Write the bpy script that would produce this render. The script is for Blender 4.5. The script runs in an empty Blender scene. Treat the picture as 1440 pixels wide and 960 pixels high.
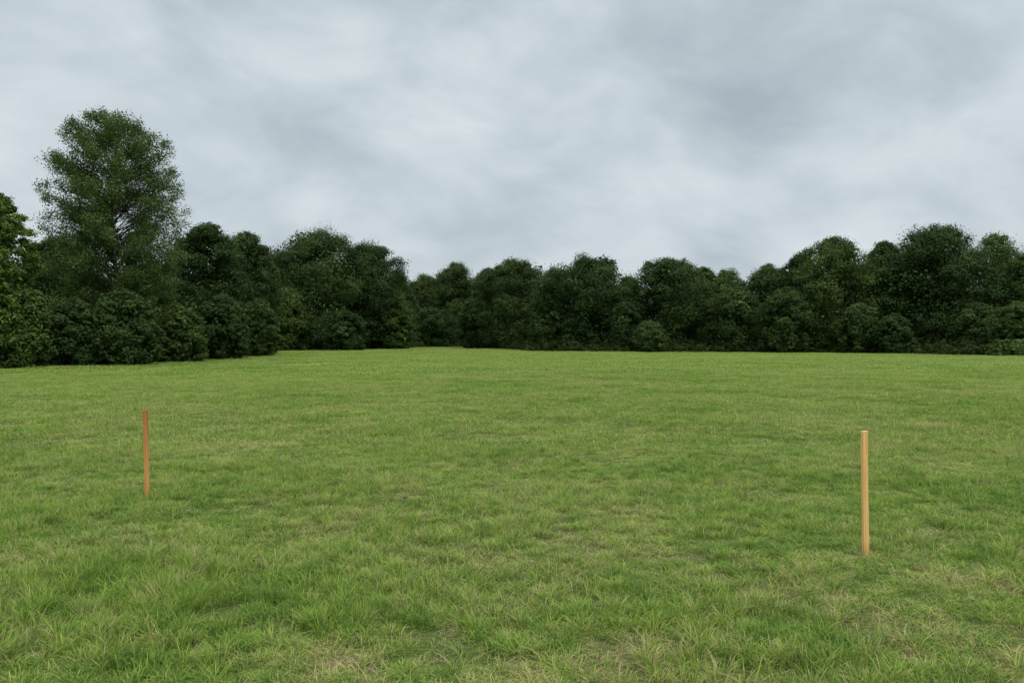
import bpy, math, numpy as np
from mathutils import Vector
C = bpy.context.scene.collection
PI = math.pi
F = 1040.0; HOR = 476.0; EYE = 1.6

# ---------------------------------------------------------------- helpers
def gz(x, y):
    x = np.asarray(x, float); y = np.asarray(y, float)
    return (0.035*np.sin(x*0.9+0.5*y)*np.sin(y*0.7+1.3) + 0.05*np.sin(x*0.21+1.0)*np.cos(y*0.17)
            + 0.10*np.sin(x*0.06-0.4)*np.sin(y*0.05)) * np.clip((y-1)/6, 0, 1)

def mesh_np(name, V, Q, attrs=None, smooth=False):
    V = np.asarray(V, np.float32); Q = np.asarray(Q, np.int32)
    me = bpy.data.meshes.new(name)
    k = Q.shape[1]
    me.vertices.add(len(V)); me.vertices.foreach_set('co', V.ravel())
    me.loops.add(Q.size); me.loops.foreach_set('vertex_index', Q.ravel())
    me.polygons.add(len(Q)); me.polygons.foreach_set('loop_start', np.arange(0, Q.size, k, dtype=np.int32))
    if smooth: me.polygons.foreach_set('use_smooth', np.ones(len(Q), bool))
    me.update(calc_edges=True)
    for n, (t, a) in (attrs or {}).items():
        at = me.attributes.new(n, t, 'POINT')
        at.data.foreach_set('value', np.asarray(a, np.int32 if t == 'INT' else np.float32))
    return me

def link(name, me, mat=None, parent=None):
    o = bpy.data.objects.new(name, me); C.objects.link(o)
    if mat: me.materials.append(mat)
    if parent: o.parent = parent
    return o

def empty(name, loc, label, cat, group=None):
    o = bpy.data.objects.new(name, None); C.objects.link(o); o.location = loc
    o.empty_display_size = 0.3
    o['label'] = label; o['category'] = cat
    if group: o['group'] = group
    return o

def norm(a): return a/np.maximum(np.linalg.norm(a, axis=-1, keepdims=True), 1e-9)

class Geo:
    def __init__(s): s.V=[]; s.Q=[]; s.T=[]; s.n=0
    def add(s, V, Q, T):
        s.V.append(V); s.Q.append(Q+s.n); s.T.append(T); s.n += len(V)
    def mesh(s, name, smooth=False):
        return mesh_np(name, np.concatenate(s.V), np.concatenate(s.Q), {'tint':('FLOAT', np.concatenate(s.T))}, smooth)

def leaves(geo, P, N, size, tint, rng, asp=0.62):
    n = len(P)
    N = norm(N); R = rng.normal(size=(n,3)); A = norm(np.cross(N, R)); B = np.cross(N, A)
    L = (size*rng.uniform(0.6,1.35,n))[:,None]; W = L*asp
    V = np.stack([P-A*L*0.5, P+B*W*0.5-A*L*0.05, P+A*L*0.5, P-B*W*0.5-A*L*0.05], 1).reshape(-1,3)
    Q = np.arange(4*n).reshape(n,4)
    geo.add(V, Q, np.repeat(np.clip(tint,0,1), 4))

def tube(geo, P, R, sides=6):
    P = np.asarray(P, float); R = np.asarray(R, float); m = len(P)
    T = norm(np.gradient(P, axis=0))
    ref = np.array([0.31,0.95,0.05]); A = norm(np.cross(T, ref)); B = np.cross(T, A)
    an = np.arange(sides)/sides*2*PI
    V = (P[:,None]+R[:,None,None]*(np.cos(an)[None,:,None]*A[:,None]+np.sin(an)[None,:,None]*B[:,None])).reshape(-1,3)
    i = np.arange(m-1)[:,None]*sides; j = np.arange(sides)[None]; k=(j+1)%sides
    Q = np.stack([i+j, i+k, i+sides+k, i+sides+j], -1).reshape(-1,4)
    geo.add(V, Q, np.full(len(V), 0.5))

def lobe_foliage(geo, cen, rad, rng, nsub, nleaf, size, axis=None, flat=0.85, spray=0.0):
    """cen (n,3), rad (n,) big lobes -> sub clumps -> leaf sized faces"""
    for c, r in zip(cen, rad):
        lt = rng.normal(0.47, 0.12)
        D = norm(rng.normal(size=(nsub,3)) + np.array([0,0,0.35]))
        if axis is not None:
            out = c - axis; out = out/ (np.linalg.norm(out)+1e-6); D = norm(D + out*0.6)
        SC = c + D*r*rng.uniform(0.45,0.90,(nsub,1))*np.array([1,1,flat])
        SR = r*rng.uniform(0.28,0.56,nsub)
        E = norm(D*np.array([1,1,0.3])+rng.normal(0,0.4,(nsub,3))*np.array([1,1,0.6])); st = rng.uniform(0.0,0.35+spray,(nsub,1,1))
        d = norm(rng.normal(size=(nsub,nleaf,3)) + np.array([0,0,0.25]))
        fac = rng.uniform(0.2,1.0,(nsub,nleaf,1))**0.7
        off = d*SR[:,None,None]*fac*np.array([1.1,1.1,0.8])
        off = off + E[:,None]*(off*E[:,None]).sum(-1,keepdims=True)*st
        P = SC[:,None]+off
        N = d*0.9 + np.array([0,0,0.5]) + rng.normal(size=P.shape)*0.32
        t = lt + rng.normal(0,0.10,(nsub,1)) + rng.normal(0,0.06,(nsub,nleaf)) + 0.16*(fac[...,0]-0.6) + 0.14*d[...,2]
        leaves(geo, P.reshape(-1,3), N.reshape(-1,3), size, t.ravel(), rng)

# ---------------------------------------------------------------- materials
def newmat(name):
    m = bpy.data.materials.new(name); m.use_nodes = True
    nt = m.node_tree; nt.nodes.clear(); return m, nt
def N_(nt, t, **kw):
    n = nt.nodes.new(t)
    for k, v in kw.items(): setattr(n, k, v)
    return n
def ramp(nt, stops, fac):
    r = nt.nodes.new('ShaderNodeValToRGB'); e = r.color_ramp.elements
    while len(e) < len(stops): e.new(0.5)
    for el, (p, c) in zip(e, stops): el.position = p; el.color = (*c, 1)
    nt.links.new(fac, r.inputs[0]); return r.outputs[0]
def mixc(nt, f, a, b, mode='MIX'):
    m = nt.nodes.new('ShaderNodeMix'); m.data_type='RGBA'; m.blend_type = mode
    for s, v in ((m.inputs[0], f), (m.inputs[6], a), (m.inputs[7], b)):
        if isinstance(v, (int,float)): s.default_value = v
        elif isinstance(v, tuple): s.default_value = (*v,1)
        else: nt.links.new(v, s)
    return m.outputs[2]
def mth(nt, op, a, b=None, c=None, clamp=False):
    m = nt.nodes.new('ShaderNodeMath'); m.operation = op; m.use_clamp = clamp
    for s, v in zip(m.inputs, (a,b,c)):
        if v is None: continue
        if isinstance(v,(int,float)): s.default_value = v
        else: nt.links.new(v, s)
    return m.outputs[0]
def noise(nt, vec, scale, detail=3, rough=0.5, dist=0.0):
    n = nt.nodes.new('ShaderNodeTexNoise'); n.inputs['Scale'].default_value=scale
    n.inputs['Detail'].default_value=detail; n.inputs['Roughness'].default_value=rough; n.inputs['Distortion'].default_value=dist
    nt.links.new(vec, n.inputs['Vector']); return n.outputs['Fac']
def mapping(nt, vec, scale=(1,1,1), loc=(0,0,0), rot=(0,0,0)):
    n = nt.nodes.new('ShaderNodeMapping'); n.inputs['Scale'].default_value=scale; n.inputs['Location'].default_value=loc
    n.inputs['Rotation'].default_value=rot
    nt.links.new(vec, n.inputs['Vector']); return n.outputs[0]
def leafy_out(nt, col, transl=0.35, rough=0.6, spec=0.2):
    p = N_(nt,'ShaderNodeBsdfPrincipled'); nt.links.new(col, p.inputs['Base Color'])
    p.inputs['Roughness'].default_value=rough; p.inputs['Specular IOR Level'].default_value=spec
    t = N_(nt,'ShaderNodeBsdfTranslucent'); nt.links.new(col, t.inputs[0])
    ms = N_(nt,'ShaderNodeMixShader'); ms.inputs[0].default_value=transl
    nt.links.new(p.outputs[0], ms.inputs[1]); nt.links.new(t.outputs[0], ms.inputs[2])
    o = N_(nt,'ShaderNodeOutputMaterial'); nt.links.new(ms.outputs[0], o.inputs[0])

def leaf_material():
    m, nt = newmat('foliage')
    a = N_(nt,'ShaderNodeAttribute', attribute_name='tint')
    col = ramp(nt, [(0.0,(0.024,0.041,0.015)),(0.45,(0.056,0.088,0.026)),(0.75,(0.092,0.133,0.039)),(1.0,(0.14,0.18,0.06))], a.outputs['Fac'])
    oi = N_(nt,'ShaderNodeObjectInfo')
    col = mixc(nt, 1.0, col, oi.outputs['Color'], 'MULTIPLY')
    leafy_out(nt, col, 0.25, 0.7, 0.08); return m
LEAF = leaf_material()

def bark_material():
    m, nt = newmat('bark')
    tc = N_(nt,'ShaderNodeTexCoord')
    n = noise(nt, mapping(nt, tc.outputs['Object'], (6,6,1.2)), 2.0, 6, 0.65)
    col = ramp(nt, [(0.3,(0.022,0.017,0.012)),(0.7,(0.085,0.068,0.05))], n)
    p = N_(nt,'ShaderNodeBsdfPrincipled'); nt.links.new(col,p.inputs['Base Color']); p.inputs['Roughness'].default_value=0.9
    b = N_(nt,'ShaderNodeBump'); b.inputs['Strength'].default_value=0.6; nt.links.new(n,b.inputs['Height']); nt.links.new(b.outputs[0],p.inputs['Normal'])
    o = N_(nt,'ShaderNodeOutputMaterial'); nt.links.new(p.outputs[0],o.inputs[0]); return m
BARK = bark_material()

# worn straw spots (+) and lusher dark spots (-) of the turf: x, y, radius, amount (metres on the field)
SPOTS = [(-0.90,3.62,0.45,0.09),(0.66,3.72,0.42,0.10),(2.9,4.8,0.42,0.09),(-0.15,5.2,0.42,0.08),(-3.8,11.1,0.8,0.09),
         (2.1,4.0,0.42,0.08),(1.1,6.6,0.5,0.05),(1.8,10.5,1.0,0.04),(3.9,9.0,0.8,0.03),(0.1,3.5,0.3,0.06),(2.6,3.7,0.35,0.06),(2.55,5.3,0.2,0.08),
         (-1.75,4.15,0.75,-0.05),(-1.0,4.35,0.5,-0.03),(-2.6,4.6,0.6,-0.03),(1.5,3.9,0.4,-0.02)]
def field_colour(nt):
    g = N_(nt,'ShaderNodeNewGeometry'); pos = g.outputs['Position']
    flat = mapping(nt, pos, (1,1,0))
    a = noise(nt, flat, 0.22, 4, 0.55, 0.3)
    b = noise(nt, mapping(nt, flat, (1,1.0,1),(31,7,0)), 1.3, 4, 0.6, 0.4)
    c = noise(nt, mapping(nt, flat, (1,1,1),(3,57,0)), 5.5, 4, 0.65)
    v = mth(nt,'ADD', mth(nt,'MULTIPLY',a,0.25), mth(nt,'ADD', mth(nt,'MULTIPLY',b,0.31), mth(nt,'MULTIPLY',c,0.44)))
    for (sx,sy,sr,am) in SPOTS:
        vm=N_(nt,'ShaderNodeVectorMath',operation='DISTANCE'); nt.links.new(flat,vm.inputs[0]); vm.inputs[1].default_value=(sx,sy,0)
        mr=N_(nt,'ShaderNodeMapRange'); mr.interpolation_type='SMOOTHSTEP'; nt.links.new(mth(nt,'ADD',vm.outputs['Value'],mth(nt,'MULTIPLY_ADD',b,sr*2.0,-sr*1.0)),mr.inputs[0])
        mr.inputs[1].default_value=0; mr.inputs[2].default_value=sr; mr.inputs[3].default_value=am; mr.inputs[4].default_value=0
        v=mth(nt,'ADD',v,mr.outputs[0])
    return flat, v, b, c

def grass_material():
    m, nt = newmat('grass_blades')
    flat, v, b, c = field_colour(nt)
    base = ramp(nt, [(0.34,(0.195,0.312,0.054)),(0.47,(0.272,0.390,0.067)),(0.58,(0.342,0.438,0.087)),(0.72,(0.46,0.48,0.17))], v)
    at = N_(nt,'ShaderNodeAttribute', attribute_name='tint')      # random per blade
    dry = N_(nt,'ShaderNodeAttribute', attribute_name='dry')
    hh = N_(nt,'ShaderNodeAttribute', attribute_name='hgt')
    col = mixc(nt, 1.0, base, ramp(nt, [(0,(0.42,0.54,0.6)),(0.5,(0.90,0.93,0.88)),(1,(1.50,1.36,1.35))], at.outputs['Fac']), 'MULTIPLY')
    th = mth(nt,'MULTIPLY_ADD', v, 2.8, -1.27)
    st = mth(nt,'GREATER_THAN', th, dry.outputs['Fac'])
    col = mixc(nt, mth(nt,'MULTIPLY',st,0.84), col, (0.60,0.48,0.26))
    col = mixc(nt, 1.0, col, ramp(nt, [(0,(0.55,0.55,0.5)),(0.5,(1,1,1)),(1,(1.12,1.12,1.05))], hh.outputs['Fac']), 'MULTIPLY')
    leafy_out(nt, col, 0.36, 0.55, 0.2); return m

def ground_material():
    m, nt = newmat('turf_soil')
    flat, v, b, c = field_colour(nt)
    f = noise(nt, flat, 22, 4, 0.7)
    near = ramp(nt, [(0.3,(0.05,0.07,0.018)),(0.5,(0.095,0.115,0.032)),(0.58,(0.17,0.135,0.065)),(0.72,(0.20,0.14,0.08))], mth(nt,'ADD',mth(nt,'MULTIPLY',v,0.6),mth(nt,'MULTIPLY',f,0.4)))
    far = ramp(nt, [(0.36,(0.135,0.215,0.038)),(0.5,(0.18,0.265,0.048)),(0.64,(0.23,0.295,0.07))], v)
    g = N_(nt,'ShaderNodeNewGeometry')
    ln = N_(nt,'ShaderNodeVectorMath', operation='LENGTH'); nt.links.new(g.outputs['Position'], ln.inputs[0])
    mr = N_(nt,'ShaderNodeMapRange'); nt.links.new(ln.outputs['Value'], mr.inputs[0]); mr.inputs[1].default_value=14; mr.inputs[2].default_value=45
    col = mixc(nt, mr.outputs[0], near, far)
    p = N_(nt,'ShaderNodeBsdfPrincipled'); nt.links.new(col,p.inputs['Base Color']); p.inputs['Roughness'].default_value=0.95
    p.inputs['Specular IOR Level'].default_value=0.1
    bp = N_(nt,'ShaderNodeBump'); bp.inputs['Strength'].default_value=0.7; bp.inputs['Distance'].default_value=0.03
    nt.links.new(f,bp.inputs['Height']); nt.links.new(bp.outputs[0],p.inputs['Normal'])
    o = N_(nt,'ShaderNodeOutputMaterial'); nt.links.new(p.outputs[0],o.inputs[0]); return m

# ---------------------------------------------------------------- ground sheet
nr, na = 150, 220
rr = np.concatenate([[0.0], np.geomspace(0.6, 1500, nr-1)])
aa = np.linspace(0, 2*PI, na, endpoint=False)
X = rr[:,None]*np.sin(aa)[None]; Y = rr[:,None]*np.cos(aa)[None]
Z = gz(X, Y)*np.clip((260-rr[:,None])/100,0,1)
V = np.stack([X,Y,Z],-1).reshape(-1,3)
i = np.arange(nr-1)[:,None]*na; j = np.arange(na)[None]; k=(j+1)%na
Q = np.stack([i+j, i+na+j, i+na+k, i+k],-1).reshape(-1,4)
g = link('ground', mesh_np('ground', V, Q, None, True), ground_material()); g['kind']='structure'

# ---------------------------------------------------------------- grass (uncountable: one object)
def blade_patch(rng, nb, radius, hmean, width, ntuft, spread, tsd=0.22):
    tc = rng.uniform(-1,1,(ntuft*3,2)); tc = tc[(tc**2).sum(1)<1][:ntuft]*radius
    ti = rng.integers(0,len(tc),nb)
    off = rng.normal(0,spread,(nb,2))
    loose = rng.random(nb)<0.40
    flatb = loose&(rng.random(nb)<0.55)             # matted thatch lying low
    p0 = tc[ti]+off
    rad = radius*np.sqrt(rng.random(nb)); an = rng.uniform(0,2*PI,nb)
    p0[loose] = np.stack([rad*np.cos(an),rad*np.sin(an)],-1)[loose]
    th = rng.uniform(0.55,1.75,len(tc))[ti]
    th[loose] *= 0.55
    tt = rng.normal(0,tsd*0.8,len(tc))[ti]
    h = hmean*th*rng.uniform(0.45,1.3,nb)
    lean_d = norm(off+rng.normal(0,spread*0.8,(nb,2)))
    lean = h*rng.uniform(0.25,1.5,nb)
    lean[flatb] = hmean*rng.uniform(0.6,1.5,flatb.sum()); h[flatb]=hmean*rng.uniform(0.15,0.35,flatb.sum())
    side = np.stack([-lean_d[:,1],lean_d[:,0]],-1); ra = rng.normal(0,0.7,nb)
    side = side*np.cos(ra)[:,None]+lean_d*np.sin(ra)[:,None]
    w = width*rng.uniform(0.6,1.3,nb)
    rows=[]
    for t, wf in ((0,0.8),(0.4,1.0),(0.75,0.7),(1.0,0.12)):
        q = p0+lean_d*(lean*t**1.9)[:,None]
        z = h*(t-0.30*t**2.5*np.minimum(lean/h,2))
        s = side*(w*wf*0.5)[:,None]
        for sg in (-1,1):
            rows.append(np.concatenate([q+s*sg, z[:,None]-(0.01 if t==0 else 0)],1))
    V = np.stack(rows,1)
    b = np.arange(nb)[:,None]*8
    Q = np.stack([b+np.array([[0,1,3,2]]), b+np.array([[2,3,5,4]]), b+np.array([[4,5,7,6]])],1).reshape(-1,4)
    tint = np.repeat(np.clip(rng.normal(0.5,tsd,nb)+tt,0,1),8)
    dr = rng.random(nb); dr[flatb]*=0.3
    dry = np.repeat(dr,8)
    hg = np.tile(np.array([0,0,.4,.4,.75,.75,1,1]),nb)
    return V.reshape(-1,3), Q, tint, dry, hg

rng = np.random.default_rng(5)
KN, KM, KF = 9, 5, 4
Vs,Qs,Ts,Ds,Hs,Is=[],[],[],[],[],[]; n0=0
for kx in range(KN+KM+KF):
    if kx<KN:      a = blade_patch(rng, 2200, 0.42, 0.057, 0.0036, 36, 0.026, 0.24)
    elif kx<KN+KM: a = blade_patch(rng, 2000, 0.75, 0.066, 0.0064, 60, 0.05, 0.17)
    else:          a = blade_patch(rng, 1300, 1.6, 0.080, 0.019, 110, 0.14, 0.10)
    Vs.append(a[0]);Qs.append(a[1]+n0);Ts.append(a[2]);Ds.append(a[3]);Hs.append(a[4]);Is.append(np.full(len(a[0]),kx)); n0+=len(a[0])

def scatter(r0, r1, step, half=0.76, margin=2.0):
    ys = np.arange(r0, r1, step); out=[]
    for y in ys:
        m = half*y+margin; xs = np.arange(-m, m, step)
        out.append(np.stack([xs, np.full(len(xs), y)],-1))
    p = np.concatenate(out); return p + rng.uniform(-0.5,0.5,p.shape)*step
def snoise(p, s, seed):
    r = np.random.default_rng(seed); v=np.zeros(len(p))
    for _ in range(7):
        kx,ky = r.normal(0,s,2); v += np.sin(p[:,0]*kx+p[:,1]*ky+r.uniform(0,6.28))
    return v/2.6
PN = scatter(2.3, 11, 0.42); PM = scatter(11, 34, 0.75, margin=3); PF = scatter(34, 145, 1.8, half=0.74, margin=5)
pts = np.concatenate([PN,PM,PF])
var = np.concatenate([rng.integers(0,KN,len(PN)), rng.integers(KN,KN+KM,len(PM)), rng.integers(KN+KM,KN+KM+KF,len(PF))])
hn = 1+0.32*snoise(pts,3.2,3)+0.05*snoise(pts,0.5,4)
for (sx,sy,sr,am) in SPOTS:
    dd=np.hypot(pts[:,0]-sx,pts[:,1]-sy); hn = hn - 6.0*am*np.exp(-(dd/sr)**2)*(2.0 if am<0 else 0.8)
hn = np.clip(hn, 0.42, 2.1)
npt = len(pts)
Vp = np.stack([pts[:,0],pts[:,1],gz(pts[:,0],pts[:,1])],-1)
Vall = np.concatenate(Vs+[Vp]); Qall=np.concatenate(Qs)
z = np.zeros(npt)
cat = np.concatenate
me = mesh_np('grass', Vall, Qall, {
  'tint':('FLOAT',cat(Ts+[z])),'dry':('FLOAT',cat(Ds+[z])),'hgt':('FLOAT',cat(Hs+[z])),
  'vid':('INT',cat(Is+[np.full(npt,-1)])),'pick':('INT',cat([np.zeros(n0),var])),
  'rz':('FLOAT',cat([np.zeros(n0),rng.uniform(0,6.283,npt)])),'hs':('FLOAT',cat([np.ones(n0),hn]))})
GM = grass_material()
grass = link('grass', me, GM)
grass['kind']='stuff'; grass['label']='short rough green grass with dry straw patches covering the whole field'; grass['category']='grass'

ng = bpy.data.node_groups.new('scatter_grass','GeometryNodeTree')
ng.interface.new_socket('Geometry',in_out='INPUT',socket_type='NodeSocketGeometry')
ng.interface.new_socket('Geometry',in_out='OUTPUT',socket_type='NodeSocketGeometry')
nn = ng.nodes; L = ng.links.new
gi = nn.new('NodeGroupInput'); go = nn.new('NodeGroupOutput')
def attr(name, t):
    n = nn.new('GeometryNodeInputNamedAttribute'); n.data_type=t; n.inputs['Name'].default_value=name; return n.outputs['Attribute']
vid = attr('vid','INT')
def sel(k):
    s = nn.new('GeometryNodeSeparateGeometry'); s.domain='POINT'
    c = nn.new('FunctionNodeCompare'); c.data_type='INT'; c.operation='EQUAL'
    L(vid, [q for q in c.inputs if q.name=='A' and q.enabled][0]); [q for q in c.inputs if q.name=='B' and q.enabled][0].default_value=k
    L(gi.outputs[0], s.inputs[0]); L(c.outputs[0], s.inputs[1]); return s.outputs[0]
join = nn.new('GeometryNodeJoinGeometry')
for kx in reversed(range(KN+KM+KF)):
    t = nn.new('GeometryNodeGeometryToInstance'); L(sel(kx), t.inputs[0]); L(t.outputs[0], join.inputs[0])
mp = nn.new('GeometryNodeMeshToPoints'); L(sel(-1), mp.inputs[0])
iop = nn.new('GeometryNodeInstanceOnPoints'); L(mp.outputs[0], iop.inputs['Points']); L(join.outputs[0], iop.inputs['Instance'])
iop.inputs['Pick Instance'].default_value=True; L(attr('pick','INT'), iop.inputs['Instance Index'])
cr = nn.new('ShaderNodeCombineXYZ'); L(attr('rz','FLOAT'), cr.inputs[2])
e2r = nn.new('FunctionNodeEulerToRotation'); L(cr.outputs[0], e2r.inputs[0]); L(e2r.outputs[0], iop.inputs['Rotation'])
cs = nn.new('ShaderNodeCombineXYZ'); cs.inputs[0].default_value=1; cs.inputs[1].default_value=1; L(attr('hs','FLOAT'), cs.inputs[2]); L(cs.outputs[0], iop.inputs['Scale'])
L(iop.outputs[0], go.inputs[0])
md = grass.modifiers.new('scatter','NODES'); md.node_group = ng
print('grass points', npt, len(PN), len(PM), len(PF))

# ---------------------------------------------------------------- trees
def at(px, d): return (px-720)/F*d
def ztop(y, d): return EYE-(y-HOR)/F*d
def crown_r(t, p=2.2):
    return np.where(t>0.42, np.sqrt(np.clip(1-(np.clip(t-0.42,0,1)/0.58)**p,0,1)), 0.86+0.14*np.clip(t/0.42,0,1))

def wood_tree(name, cat_, label, px, topy, hw, d, col, group=None, zb=0.15, seed=0, dens=1.0, leaf=0.21, nl=None, trunk=True, point=False):
    rng = np.random.default_rng(seed+100)
    H = ztop(topy, d); R = hw/F*d*1.05
    x = at(px,d); y = d
    root = empty(name, (x,y,float(gz(x,y))), label, cat_, group)
    geo = Geo()
    rl = min(R*0.38, H*0.19)
    nl = nl or int(np.clip(2*PI*R*H*0.9/(PI*rl*rl)*1.5, 22, 85))
    if dens<0.8: nl=int(nl*0.75)
    big = float(np.clip((rl/(leaf*8.2))**2, 0.8, 2.2))        # more leaves on larger lobes so they stay closed
    q_ = (np.arange(nl)+rng.uniform(0,1,nl))/nl
    t = 1-(1-q_)**1.15
    ph = np.arange(nl)*2.399963+rng.normal(0,0.5,nl)
    rad = rl*np.exp(rng.normal(-0.03,0.28,nl)); rad=np.clip(rad,rl*0.5,rl*1.5)
    if point: rad *= 1-0.35*np.clip((t-0.4)/0.6,0,1)
    wob = 1+0.10*np.sin(ph*2+seed)+0.09*np.sin(ph*3+t*7+seed*2)+rng.normal(0,0.05,nl)
    pw = 1.3 if point else 2.2
    rr_ = np.clip(R*crown_r(t,pw)*wob-rad*0.55,0,None)
    zz = zb+rad*0.5+(H-zb-rad*1.38)*t
    cen = np.stack([rr_*np.cos(ph), rr_*np.sin(ph), zz],-1)
    axis = np.array([0,0,H*0.45])
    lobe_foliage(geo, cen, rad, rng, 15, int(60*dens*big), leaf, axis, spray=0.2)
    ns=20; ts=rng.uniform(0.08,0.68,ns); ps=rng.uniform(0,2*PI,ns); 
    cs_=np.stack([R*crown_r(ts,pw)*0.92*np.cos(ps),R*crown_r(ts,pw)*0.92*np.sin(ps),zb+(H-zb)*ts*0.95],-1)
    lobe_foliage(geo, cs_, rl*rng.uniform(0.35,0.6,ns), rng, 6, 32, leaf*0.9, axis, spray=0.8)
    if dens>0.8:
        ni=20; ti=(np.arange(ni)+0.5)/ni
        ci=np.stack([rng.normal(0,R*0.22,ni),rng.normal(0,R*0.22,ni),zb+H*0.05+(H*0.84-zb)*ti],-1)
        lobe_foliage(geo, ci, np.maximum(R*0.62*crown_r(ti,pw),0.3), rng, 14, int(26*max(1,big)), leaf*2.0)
    cr_ = link('crown' if cat_=='tree' else 'foliage', geo.mesh('crown_foliage'), LEAF, root); cr_.color=(*col,1)
    tg = Geo()
    if trunk:
        hh = np.linspace(-0.2, H*0.82, 8); w = R*0.05
        P = np.stack([w*np.sin(hh*0.7+seed), w*np.cos(hh*0.5+seed), hh],-1)
        r0 = 0.018*H+0.05
        tube(tg, P, r0*(1-0.85*np.linspace(0,1,8)**0.9)*np.array([1.35]+[1]*7), 8)
        for q in rng.choice(nl, min(nl,14), replace=False):
            e = cen[q]; s0 = np.clip(e[2]*rng.uniform(0.35,0.7), 0.8, H*0.75)
            st = np.array([np.interp(s0,hh,P[:,0]),np.interp(s0,hh,P[:,1]),s0])
            u = np.linspace(0,1,5)[:,None]; pp = st+(e-st)*u; pp[:,2]+= (np.sin(u[:,0]*PI)*0.08*H)*0.5
            tube(tg, pp, r0*0.36*(1-0.8*u[:,0]), 5)
        link('trunk', tg.mesh('tree_trunk',True), BARK, root)
    else:
        for q in range(7):
            e = cen[q%nl]; u=np.linspace(0,1,4)[:,None]; pp=np.array([rng.normal(0,.1),rng.normal(0,.1),-0.1])+(e-np.array([0,0,-0.1]))*u
            tube(tg, pp, 0.05*(1-0.7*u[:,0]), 5)
        link('stems', tg.mesh('shrub_stems',True), BARK, root)
    return root

def tall_tree(px, topy, d, col, label):
    rng = np.random.default_rng(77)
    H = ztop(topy,d)-0.40; x=at(px,d); y=d
    root = empty('tall_tree', (x,y,float(gz(x,y))), label, 'tree')
    s = d/F
    ey = np.array([155,166,178,200,240,280,320,360,420,470]); ew = np.array([16,38,55,74,89,96,97,92,80,60])*s*1.0
    ez = EYE-(ey-HOR)*s
    env = lambda zz: np.interp(zz, ez[::-1], ew[::-1])
    hh = np.linspace(-0.2,H-0.3,14)
    TP = np.stack([0.18*np.sin(hh*0.45),0.15*np.cos(hh*0.4),hh],-1)
    tg=Geo(); bg=Geo(); lg=Geo()
    tube(tg, TP, 0.22*(1-0.93*(np.linspace(0,1,14))**0.9)*np.array([1.4,1.1]+[1]*12), 10)
    nb=330; ga=2.399963
    for b in range(nb):
        z1 = 2.2+(H-2.3)*((b+0.5)/nb)**0.94
        r1 = env(z1)*((0.90,0.94,0.68,0.95,0.82)[b%5]+rng.uniform(-0.03,0.03))
        az = b*ga+rng.normal(0,0.35)
        rise = r1*rng.uniform(0.3,0.8)
        z0 = max(1.4, z1-rise)
        st=np.array([np.interp(z0,hh,TP[:,0]),np.interp(z0,hh,TP[:,1]),z0])
        en=np.array([r1*math.cos(az),r1*math.sin(az),z1])
        u=np.linspace(0,1,7); 
        pp=st+(en-st)*u[:,None]; pp[:,2]+= 0.06*r1*np.sin(u*PI); pp+=rng.normal(0,0.07,pp.shape)*u[:,None]
        br=0.010+0.007*r1
        tube(bg, pp, br*(1-0.8*u), 5)
        lt = rng.normal(0.50,0.08)
        ns = int(3+r1*1.7)
        for q in range(ns):
            f = rng.uniform(0.35,1.0) if q else 1.0
            s0=np.array([np.interp(f,u,pp[:,c]) for c in range(3)])
            ln = rng.uniform(0.35,0.75)*(1.1-0.6*f)
            dv = norm(norm(en-st)*0.1+rng.normal(0,0.7,3))
            e=s0+dv*ln
            uu=np.linspace(0,1,3)[:,None]
            tube(bg, s0+(e-s0)*uu, 0.009*(1-0.6*uu[:,0]), 4)
            m=rng.integers(50,85)
            fu=rng.uniform(0.0,1.1,m)
            P=s0+(e-s0)*fu[:,None]+np.clip(rng.normal(0,0.21,(m,3)),-0.38,0.38)*np.array([1,1,0.95])
            Nn=rng.normal(0,0.5,(m,3))+np.array([0,0,0.7])
            leaves(lg,P,Nn,0.115,lt+rng.normal(0,0.06)+rng.normal(0,0.09,m),rng,0.7)
    link('trunk',tg.mesh('tall_trunk',True),BARK,root)
    link('branches',bg.mesh('tall_branches',True),BARK,root)
    c=link('crown',lg.mesh('tall_crown'),LEAF,root); c.color=(*col,1)

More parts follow.
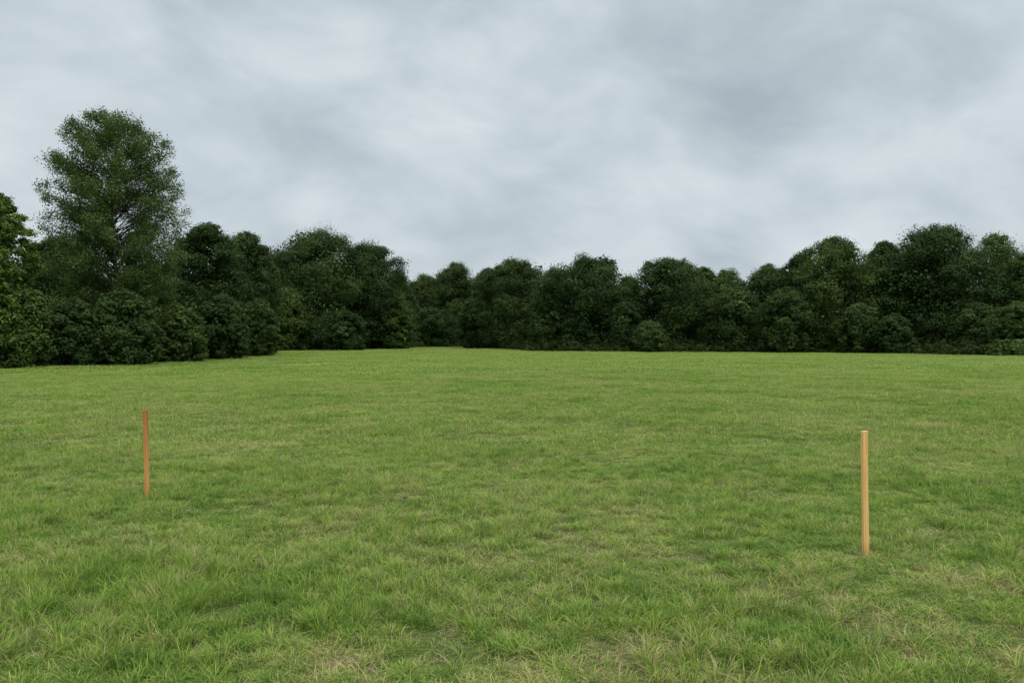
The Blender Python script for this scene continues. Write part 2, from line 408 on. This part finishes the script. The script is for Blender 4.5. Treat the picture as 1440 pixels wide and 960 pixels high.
D1=(0.92,0.96,0.90); D0=(0.66,0.76,0.71); LG=(1.25,1.27,1.0); PG=(1.6,1.65,1.5); MG=(1.15,1.15,0.98)
tall_tree(163,152,50,(1.75,1.66,1.68),'tallest tree of the field edge, leafy egg-shaped crown standing far above the left woods')
T = [
 (-2,268,46,41,(1.5,1.55,1.05),'bright green pointed tree at the left edge of the view',dict(leaf=0.13,dens=1.0,point=True)),
 (76,332,46,52,D1,'dark tree between the left-edge bright tree and the tallest tree',dict(leaf=0.15,dens=1.1)),
 (215,362,58,56,D0,'low dark tree just right of the tallest tree, under its crown',dict(leaf=0.15,dens=1.1)),
 (287,312,54,64,D0,'dark pointed-top tree right of the tallest tree, first of two close humps',dict(leaf=0.16,dens=1.1)),
 (345,325,46,70,D1,'round dark tree with right slope down to the gap, second of two close humps',dict(leaf=0.16,dens=1.1)),
 (400,354,34,104,MG,'slim lighter tree in the dip right of the left corner woods',{}),
 (455,320,74,102,(0.80,0.88,0.83),'large broad domed tree with the highest top in the left middle group',{}),
 (522,338,50,105,(0.76,0.84,0.80),'dark tree on the right shoulder of the left middle group',{}),
 (558,380,22,114,D1,'small dark tree at the right end of the left middle group, beside the low gap',{}),
 (597,384,33,152,MG,'far small tree at the back of the low gap, left one of the pair',{}),
 (641,367,38,148,D1,'far round tree at the back of the low gap, right one of the pair',{}),
 (686,376,28,122,D0,'narrow dark tree just right of the low gap',{}),
 (724,362,50,112,D1,'broad even-topped tree at the middle of the far tree line',{}),
 (775,380,26,110,MG,'small tree tucked left of the darkest domed middle tree',{}),
 (822,357,62,99,D0,'darkest dome-topped tree right of the middle of the far tree line',{}),
 (884,388,24,104,D1,'low tree in the notch right of the darkest domed tree',{}),
 (938,357,56,99,(0.82,0.89,0.85),'tree with bumpy round top between the notch and the pale sparse tree',{}),
 (990,373,26,106,MG,'mid green tree leaning against the pale sparse middle tree',{}),
 (1024,376,26,112,PG,'pale sparse tree with sky showing through, left of the right woods',dict(dens=0.7)),
 (1082,368,44,99,D1,'first tree of the rising right woods, sloping up from the low shrubs',{}),
 (1126,354,30,97,D0,'dark tree left of the feathery upright tree in the right woods',{}),
 (1174,329,56,91,MG,'feathery upright tree with ragged flat top in the right woods',dict(dens=0.9)),
 (1244,338,30,93,D0,'narrow dark tree touching the left side of the biggest right tree',{}),
 (1310,313,72,88,(0.72,0.81,0.75),'biggest darkest tree of the right woods with broad rounded top',{}),
 (1398,325,44,88,PG,'pale thin-leaved tree right of the biggest right tree',dict(dens=0.7)),
 (1466,338,46,82,MG,'tree cut by the right edge of the view',{}),
]
for n,(px,ty,hw,d,col,lab,kw) in enumerate(T):
    wood_tree('broadleaf_tree','tree',lab,px,ty,hw,d,col,group='trees of the woods around the field',seed=n,**kw)
S = [
 (28,398,42,42,(1.0,1.05,0.9),'lighter green bush at the left edge below the bright green tree'),
 (105,416,34,44,D0,'dark bush in front of the trunk side of the tallest tree, left'),
 (172,404,40,46,D1,'tall bush directly below the tallest tree'),
 (245,424,34,52,MG,'bush with long sloping sprays between tallest tree and two humps'),
 (312,412,30,58,D0,'dark bush at the foot of the two close humps'),
 (362,420,24,66,D1,'last dark bush of the left corner before the field opens back'),
 (402,402,28,95,LG,'lighter green bush in the dip left of the large round tree'),
 (484,436,24,92,D0,'dark bush under the large round tree of the left middle group'),
 (553,406,26,104,LG,'yellowish green bush at the right foot of the left middle group'),
 (612,432,34,140,D0,'dark low bush far back inside the gap'),
 (666,420,18,116,D1,'bush at the right corner of the gap'),
 (768,412,20,98,D1,'bush below the broad even-topped middle tree'),
 (880,424,18,91,D0,'dark bush at the right foot of the darkest domed tree'),
 (914,450,20,88,D1,'small round bush under the bumpy-topped tree'),
 (1028,402,36,93,D1,'rounded bush below the pale sparse middle tree'),
 (1106,402,34,88,D1,'wide mid green bush at the start of the right woods'),
 (1208,424,24,83,D1,'bush in front of the feathery upright tree'),
 (1258,440,20,80,D0,'dark bush below the biggest right tree'),
 (1376,424,22,79,D1,'dark bush between biggest right tree and the bright corner bush'),
 (1430,422,28,74,(1.0,1.08,0.92),'round green bush in the right corner of the field'),
 (1434,491,36,68,(1.25,1.35,0.95),'low light green growth at the foot of the round right corner bush'),
]
for n,(px,ty,hw,d,col,lab) in enumerate(S):
    wood_tree('shrub','bush',lab,px,ty,hw,d,col,group='bushes along the foot of the woods',seed=n+60,leaf=0.15 if d<75 else 0.20,dens=1.1 if d<75 else 1.0,zb=0.05,trunk=False)

# far wood behind, reads as one mass
rng=np.random.default_rng(9); geo=Geo()
bk=[(-120,380,60),(0,370,66),(100,385,70),(220,385,75),(330,375,84),(420,390,117),(520,390,127),(570,404,158),(640,398,167),(720,398,137),(820,398,124),(900,404,124),(980,400,127),(1050,404,120),(1130,384,114),(1230,370,108),(1330,360,106),(1420,355,102),(1560,355,97)]
bp=np.array(bk,float)
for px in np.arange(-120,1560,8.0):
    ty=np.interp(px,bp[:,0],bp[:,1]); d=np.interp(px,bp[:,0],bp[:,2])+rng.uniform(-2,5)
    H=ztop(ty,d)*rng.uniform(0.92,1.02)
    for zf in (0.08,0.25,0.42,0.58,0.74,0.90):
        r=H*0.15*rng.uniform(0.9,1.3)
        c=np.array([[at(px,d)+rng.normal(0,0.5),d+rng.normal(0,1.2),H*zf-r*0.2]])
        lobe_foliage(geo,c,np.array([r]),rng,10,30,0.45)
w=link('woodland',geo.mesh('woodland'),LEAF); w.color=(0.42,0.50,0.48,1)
w['kind']='stuff'; w['label']='dark wood behind the front trees filling the gaps'; w['category']='wood'

# rank undergrowth on the field margin
eb=np.array([(-60,520),(0,518),(100,514),(200,511),(290,505),(345,500),(385,495),(480,491.5),(560,490.5),(600,488.3),(660,488.5),(700,491),(745,494),(850,495),(1000,495),(1100,495),(1250,497),(1400,500),(1500,502)],float)
geo=Geo()
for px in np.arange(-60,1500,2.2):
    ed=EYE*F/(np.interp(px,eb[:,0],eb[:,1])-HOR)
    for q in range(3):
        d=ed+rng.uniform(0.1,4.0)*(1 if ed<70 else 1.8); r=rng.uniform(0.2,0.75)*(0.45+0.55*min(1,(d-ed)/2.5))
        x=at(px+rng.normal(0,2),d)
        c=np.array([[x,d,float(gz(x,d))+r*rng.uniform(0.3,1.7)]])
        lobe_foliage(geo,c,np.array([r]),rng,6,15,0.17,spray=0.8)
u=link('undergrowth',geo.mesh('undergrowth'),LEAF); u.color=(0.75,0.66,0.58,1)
u['kind']='stuff'; u['label']='dark rank undergrowth along the foot of the woods'; u['category']='undergrowth'

# ---------------------------------------------------------------- stakes
def stake_material(name, c0, c1, ctop, tz0=0.885, tz1=0.925, tamt=0.6):
    m, nt = newmat(name)
    tc = N_(nt,'ShaderNodeTexCoord'); o_=tc.outputs['Object']
    n = noise(nt, mapping(nt,o_,(60,60,2.2)), 1.0, 6, 0.65, 0.6)
    n2 = noise(nt, mapping(nt,o_,(9,9,4)), 1.0, 3, 0.5)
    col = ramp(nt, [(0.35,c0),(0.6,c1)], n)
    col = mixc(nt, mth(nt,'MULTIPLY',n2,0.4), col, c0)
    sp = N_(nt,'ShaderNodeSeparateXYZ'); nt.links.new(o_, sp.inputs[0])
    mr = N_(nt,'ShaderNodeMapRange'); nt.links.new(sp.outputs[2], mr.inputs[0]); mr.inputs[1].default_value=tz0; mr.inputs[2].default_value=tz1
    col = mixc(nt, mth(nt,'MULTIPLY',mr.outputs[0],tamt), col, ctop)
    mr2 = N_(nt,'ShaderNodeMapRange'); nt.links.new(sp.outputs[2], mr2.inputs[0]); mr2.inputs[1].default_value=0.10; mr2.inputs[2].default_value=0.0
    col = mixc(nt, mth(nt,'MULTIPLY',mr2.outputs[0],0.45), col, (0.12,0.08,0.04))
    p = N_(nt,'ShaderNodeBsdfPrincipled'); nt.links.new(col,p.inputs['Base Color']); p.inputs['Roughness'].default_value=0.75
    p.inputs['Specular IOR Level'].default_value=0.2
    b = N_(nt,'ShaderNodeBump'); b.inputs['Strength'].default_value=0.3; b.inputs['Distance'].default_value=0.002
    nt.links.new(n,b.inputs['Height']); nt.links.new(b.outputs[0],p.inputs['Normal'])
    o = N_(nt,'ShaderNodeOutputMaterial'); nt.links.new(p.outputs[0],o.inputs[0]); return m
def stake(px, d, h, w, dep, rz, lean, mat, label, seed):
    rng=np.random.default_rng(seed)
    zs=np.concatenate([[-0.28,-0.12],np.linspace(-0.02,h-0.003,16),[h]])
    ch=0.0022; P=[]
    def ring(a,b,c): return [(-a+c,-b),(a-c,-b),(a,-b+c),(a,b-c),(a-c,b),(-a+c,b),(-a,b-c),(-a,-b+c)]
    for z_ in zs:
        f=1.0 if z_>-0.1 else (0.95 if z_>-0.2 else 0.12)
        if z_==h: f=0.95
        ox,oy=0.0016*math.sin(z_*5+seed),0.0016*math.cos(z_*4+seed)
        tw=0.02*z_
        for (x_,y_) in ring(w/2*f,dep/2*f,ch*f):
            x_+=rng.normal(0,0.0003); y_+=rng.normal(0,0.0003)
            P.append((x_*math.cos(tw)-y_*math.sin(tw)+ox,x_*math.sin(tw)+y_*math.cos(tw)+oy,z_+ (0.003*x_/w if z_>h-0.01 else 0)))
    m=len(zs); fs=[]
    for i_ in range(m-1):
        for j_ in range(8):
            k_=(j_+1)%8; fs.append((i_*8+j_,i_*8+k_,(i_+1)*8+k_,(i_+1)*8+j_))
    fs.append(tuple(range((m-1)*8,m*8))); fs.append(tuple(reversed(range(8))))
    me=bpy.data.meshes.new('stake'); me.from_pydata(P,[],fs); me.update()
    o=link('wooden_stake',me,mat); x=at(px,d)
    o.location=(x,d,float(gz(x,d))); o.rotation_euler=(lean[0],lean[1],rz)
    o['label']=label; o['category']='stake'; o['group']='wooden marker stakes in the field'
def stake_px(px, basey, topy):
    d=1664/(basey-HOR)
    for _ in range(6): d=(EYE-float(gz(at(px,d),d)))*F/(basey-HOR)
    return d,(basey-topy)/F*d
d1,h1=stake_px(206,701,576); d2,h2=stake_px(1217.5,781,606)
print('stakes',d1,h1,d2,h2)
stake(206,d1,h1,0.042,0.042,math.radians(20),(0.0,math.radians(-0.6)),
      stake_material('reddish_timber',(0.46,0.185,0.05),(0.74,0.36,0.12),(0.36,0.10,0.035),0.35,0.90,0.7),
      'reddish brown wooden stake standing in the grass on the left, farther from view',1)
stake(1217.5,d2,h2,0.037,0.037,math.radians(-4),(0.0,math.radians(-0.5)),
      stake_material('pale_timber',(0.76,0.36,0.10),(0.98,0.64,0.27),(0.68,0.28,0.08)),
      'pale yellow-tan wooden stake standing in the grass on the right, nearer to view',2)

# ---------------------------------------------------------------- world
W = bpy.data.worlds.new('World'); bpy.context.scene.world = W; W.use_nodes=True
nt=W.node_tree; nt.nodes.clear()
SE, SR = math.radians(58), math.radians(140)
sky=N_(nt,'ShaderNodeTexSky'); sky.sky_type='NISHITA'; sky.sun_disc=False; sky.sun_elevation=SE; sky.sun_rotation=SR
sky.dust_density=3; sky.air_density=1.0
tc=N_(nt,'ShaderNodeTexCoord'); G=tc.outputs['Generated']
sp=N_(nt,'ShaderNodeSeparateXYZ'); nt.links.new(G,sp.inputs[0])
P0=mapping(nt,G,(1.0,1.0,1.5),(0.0,0.0,0.0),(0,math.radians(-22),0))
n1=noise(nt,mapping(nt,P0,(1,1,1),(2.4,1.3,0.6)),2.4,3,0.45,0.2)
n2=noise(nt,mapping(nt,P0,(0.9,1.0,1.15),(9.4,2.3,3.7),(0,math.radians(-10),0)),5.4,5,0.52,0.3)
cv=mth(nt,'ADD',mth(nt,'MULTIPLY',n1,0.44),mth(nt,'MULTIPLY',n2,0.56))
def blob(px,py,size,amt):
    v=Vector(((px-720)/F,1.0,-(py-HOR)/F)).normalized()
    vm=N_(nt,'ShaderNodeVectorMath',operation='DISTANCE'); nt.links.new(G,vm.inputs[0]); vm.inputs[1].default_value=v
    mr=N_(nt,'ShaderNodeMapRange'); mr.interpolation_type='SMOOTHSTEP'; nt.links.new(vm.outputs['Value'],mr.inputs[0])
    mr.inputs[1].default_value=0; mr.inputs[2].default_value=size; mr.inputs[3].default_value=amt; mr.inputs[4].default_value=0
    return mr.outputs[0]
for b in ((60,200,0.34,0.055),(860,350,0.26,0.10),(600,330,0.22,0.06),(1130,170,0.30,-0.045),(1180,240,0.22,-0.035),(500,220,0.17,-0.095),(400,180,0.14,-0.05),(600,250,0.12,-0.03),(1250,335,0.2,0.035),(680,160,0.15,0.02)):
    cv=mth(nt,'ADD',cv,blob(*b))
cc=ramp(nt,[(0.34,(0.405,0.468,0.526)),(0.45,(0.500,0.570,0.620)),(0.54,(0.600,0.680,0.722)),(0.67,(0.740,0.820,0.845))],cv)
mz=N_(nt,'ShaderNodeMapRange'); nt.links.new(sp.outputs[2],mz.inputs[0]); mz.inputs[1].default_value=0.42; mz.inputs[2].default_value=0.9; mz.inputs[3].default_value=1.0; mz.inputs[4].default_value=2.45
vm=N_(nt,'ShaderNodeVectorMath',operation='SCALE'); nt.links.new(cc,vm.inputs[0]); nt.links.new(mz.outputs[0],vm.inputs[3])
b1=N_(nt,'ShaderNodeBackground'); nt.links.new(sky.outputs[0],b1.inputs[0]); b1.inputs[1].default_value=0.1
b2=N_(nt,'ShaderNodeBackground'); nt.links.new(vm.outputs[0],b2.inputs[0]); b2.inputs[1].default_value=1.0
ms=N_(nt,'ShaderNodeMixShader'); ms.inputs[0].default_value=0.96; nt.links.new(b1.outputs[0],ms.inputs[1]); nt.links.new(b2.outputs[0],ms.inputs[2])
wo=N_(nt,'ShaderNodeOutputWorld'); nt.links.new(ms.outputs[0],wo.inputs[0])

sl=bpy.data.lights.new('sun','SUN'); sl.energy=1.4; sl.angle=math.radians(22); sl.color=(1.0,0.97,0.92)
so=bpy.data.objects.new('sun',sl); C.objects.link(so)
dirv=Vector((math.sin(SR)*math.cos(SE),math.cos(SR)*math.cos(SE),math.sin(SE)))
so.rotation_euler=dirv.to_track_quat('Z','Y').to_euler(); so.location=(0,0,30)

# ---------------------------------------------------------------- camera
cam=bpy.data.cameras.new('camera'); cam.lens=26; cam.sensor_width=36; cam.clip_end=4000; cam.clip_start=0.05
co=bpy.data.objects.new('camera',cam); C.objects.link(co)
co.location=(0,0,EYE); co.rotation_euler=(PI/2-math.atan(4/F),0,0)
bpy.context.scene.camera=co
vs=bpy.context.scene.view_settings; vs.view_transform='Standard'; vs.look='None'; vs.exposure=0; vs.gamma=1
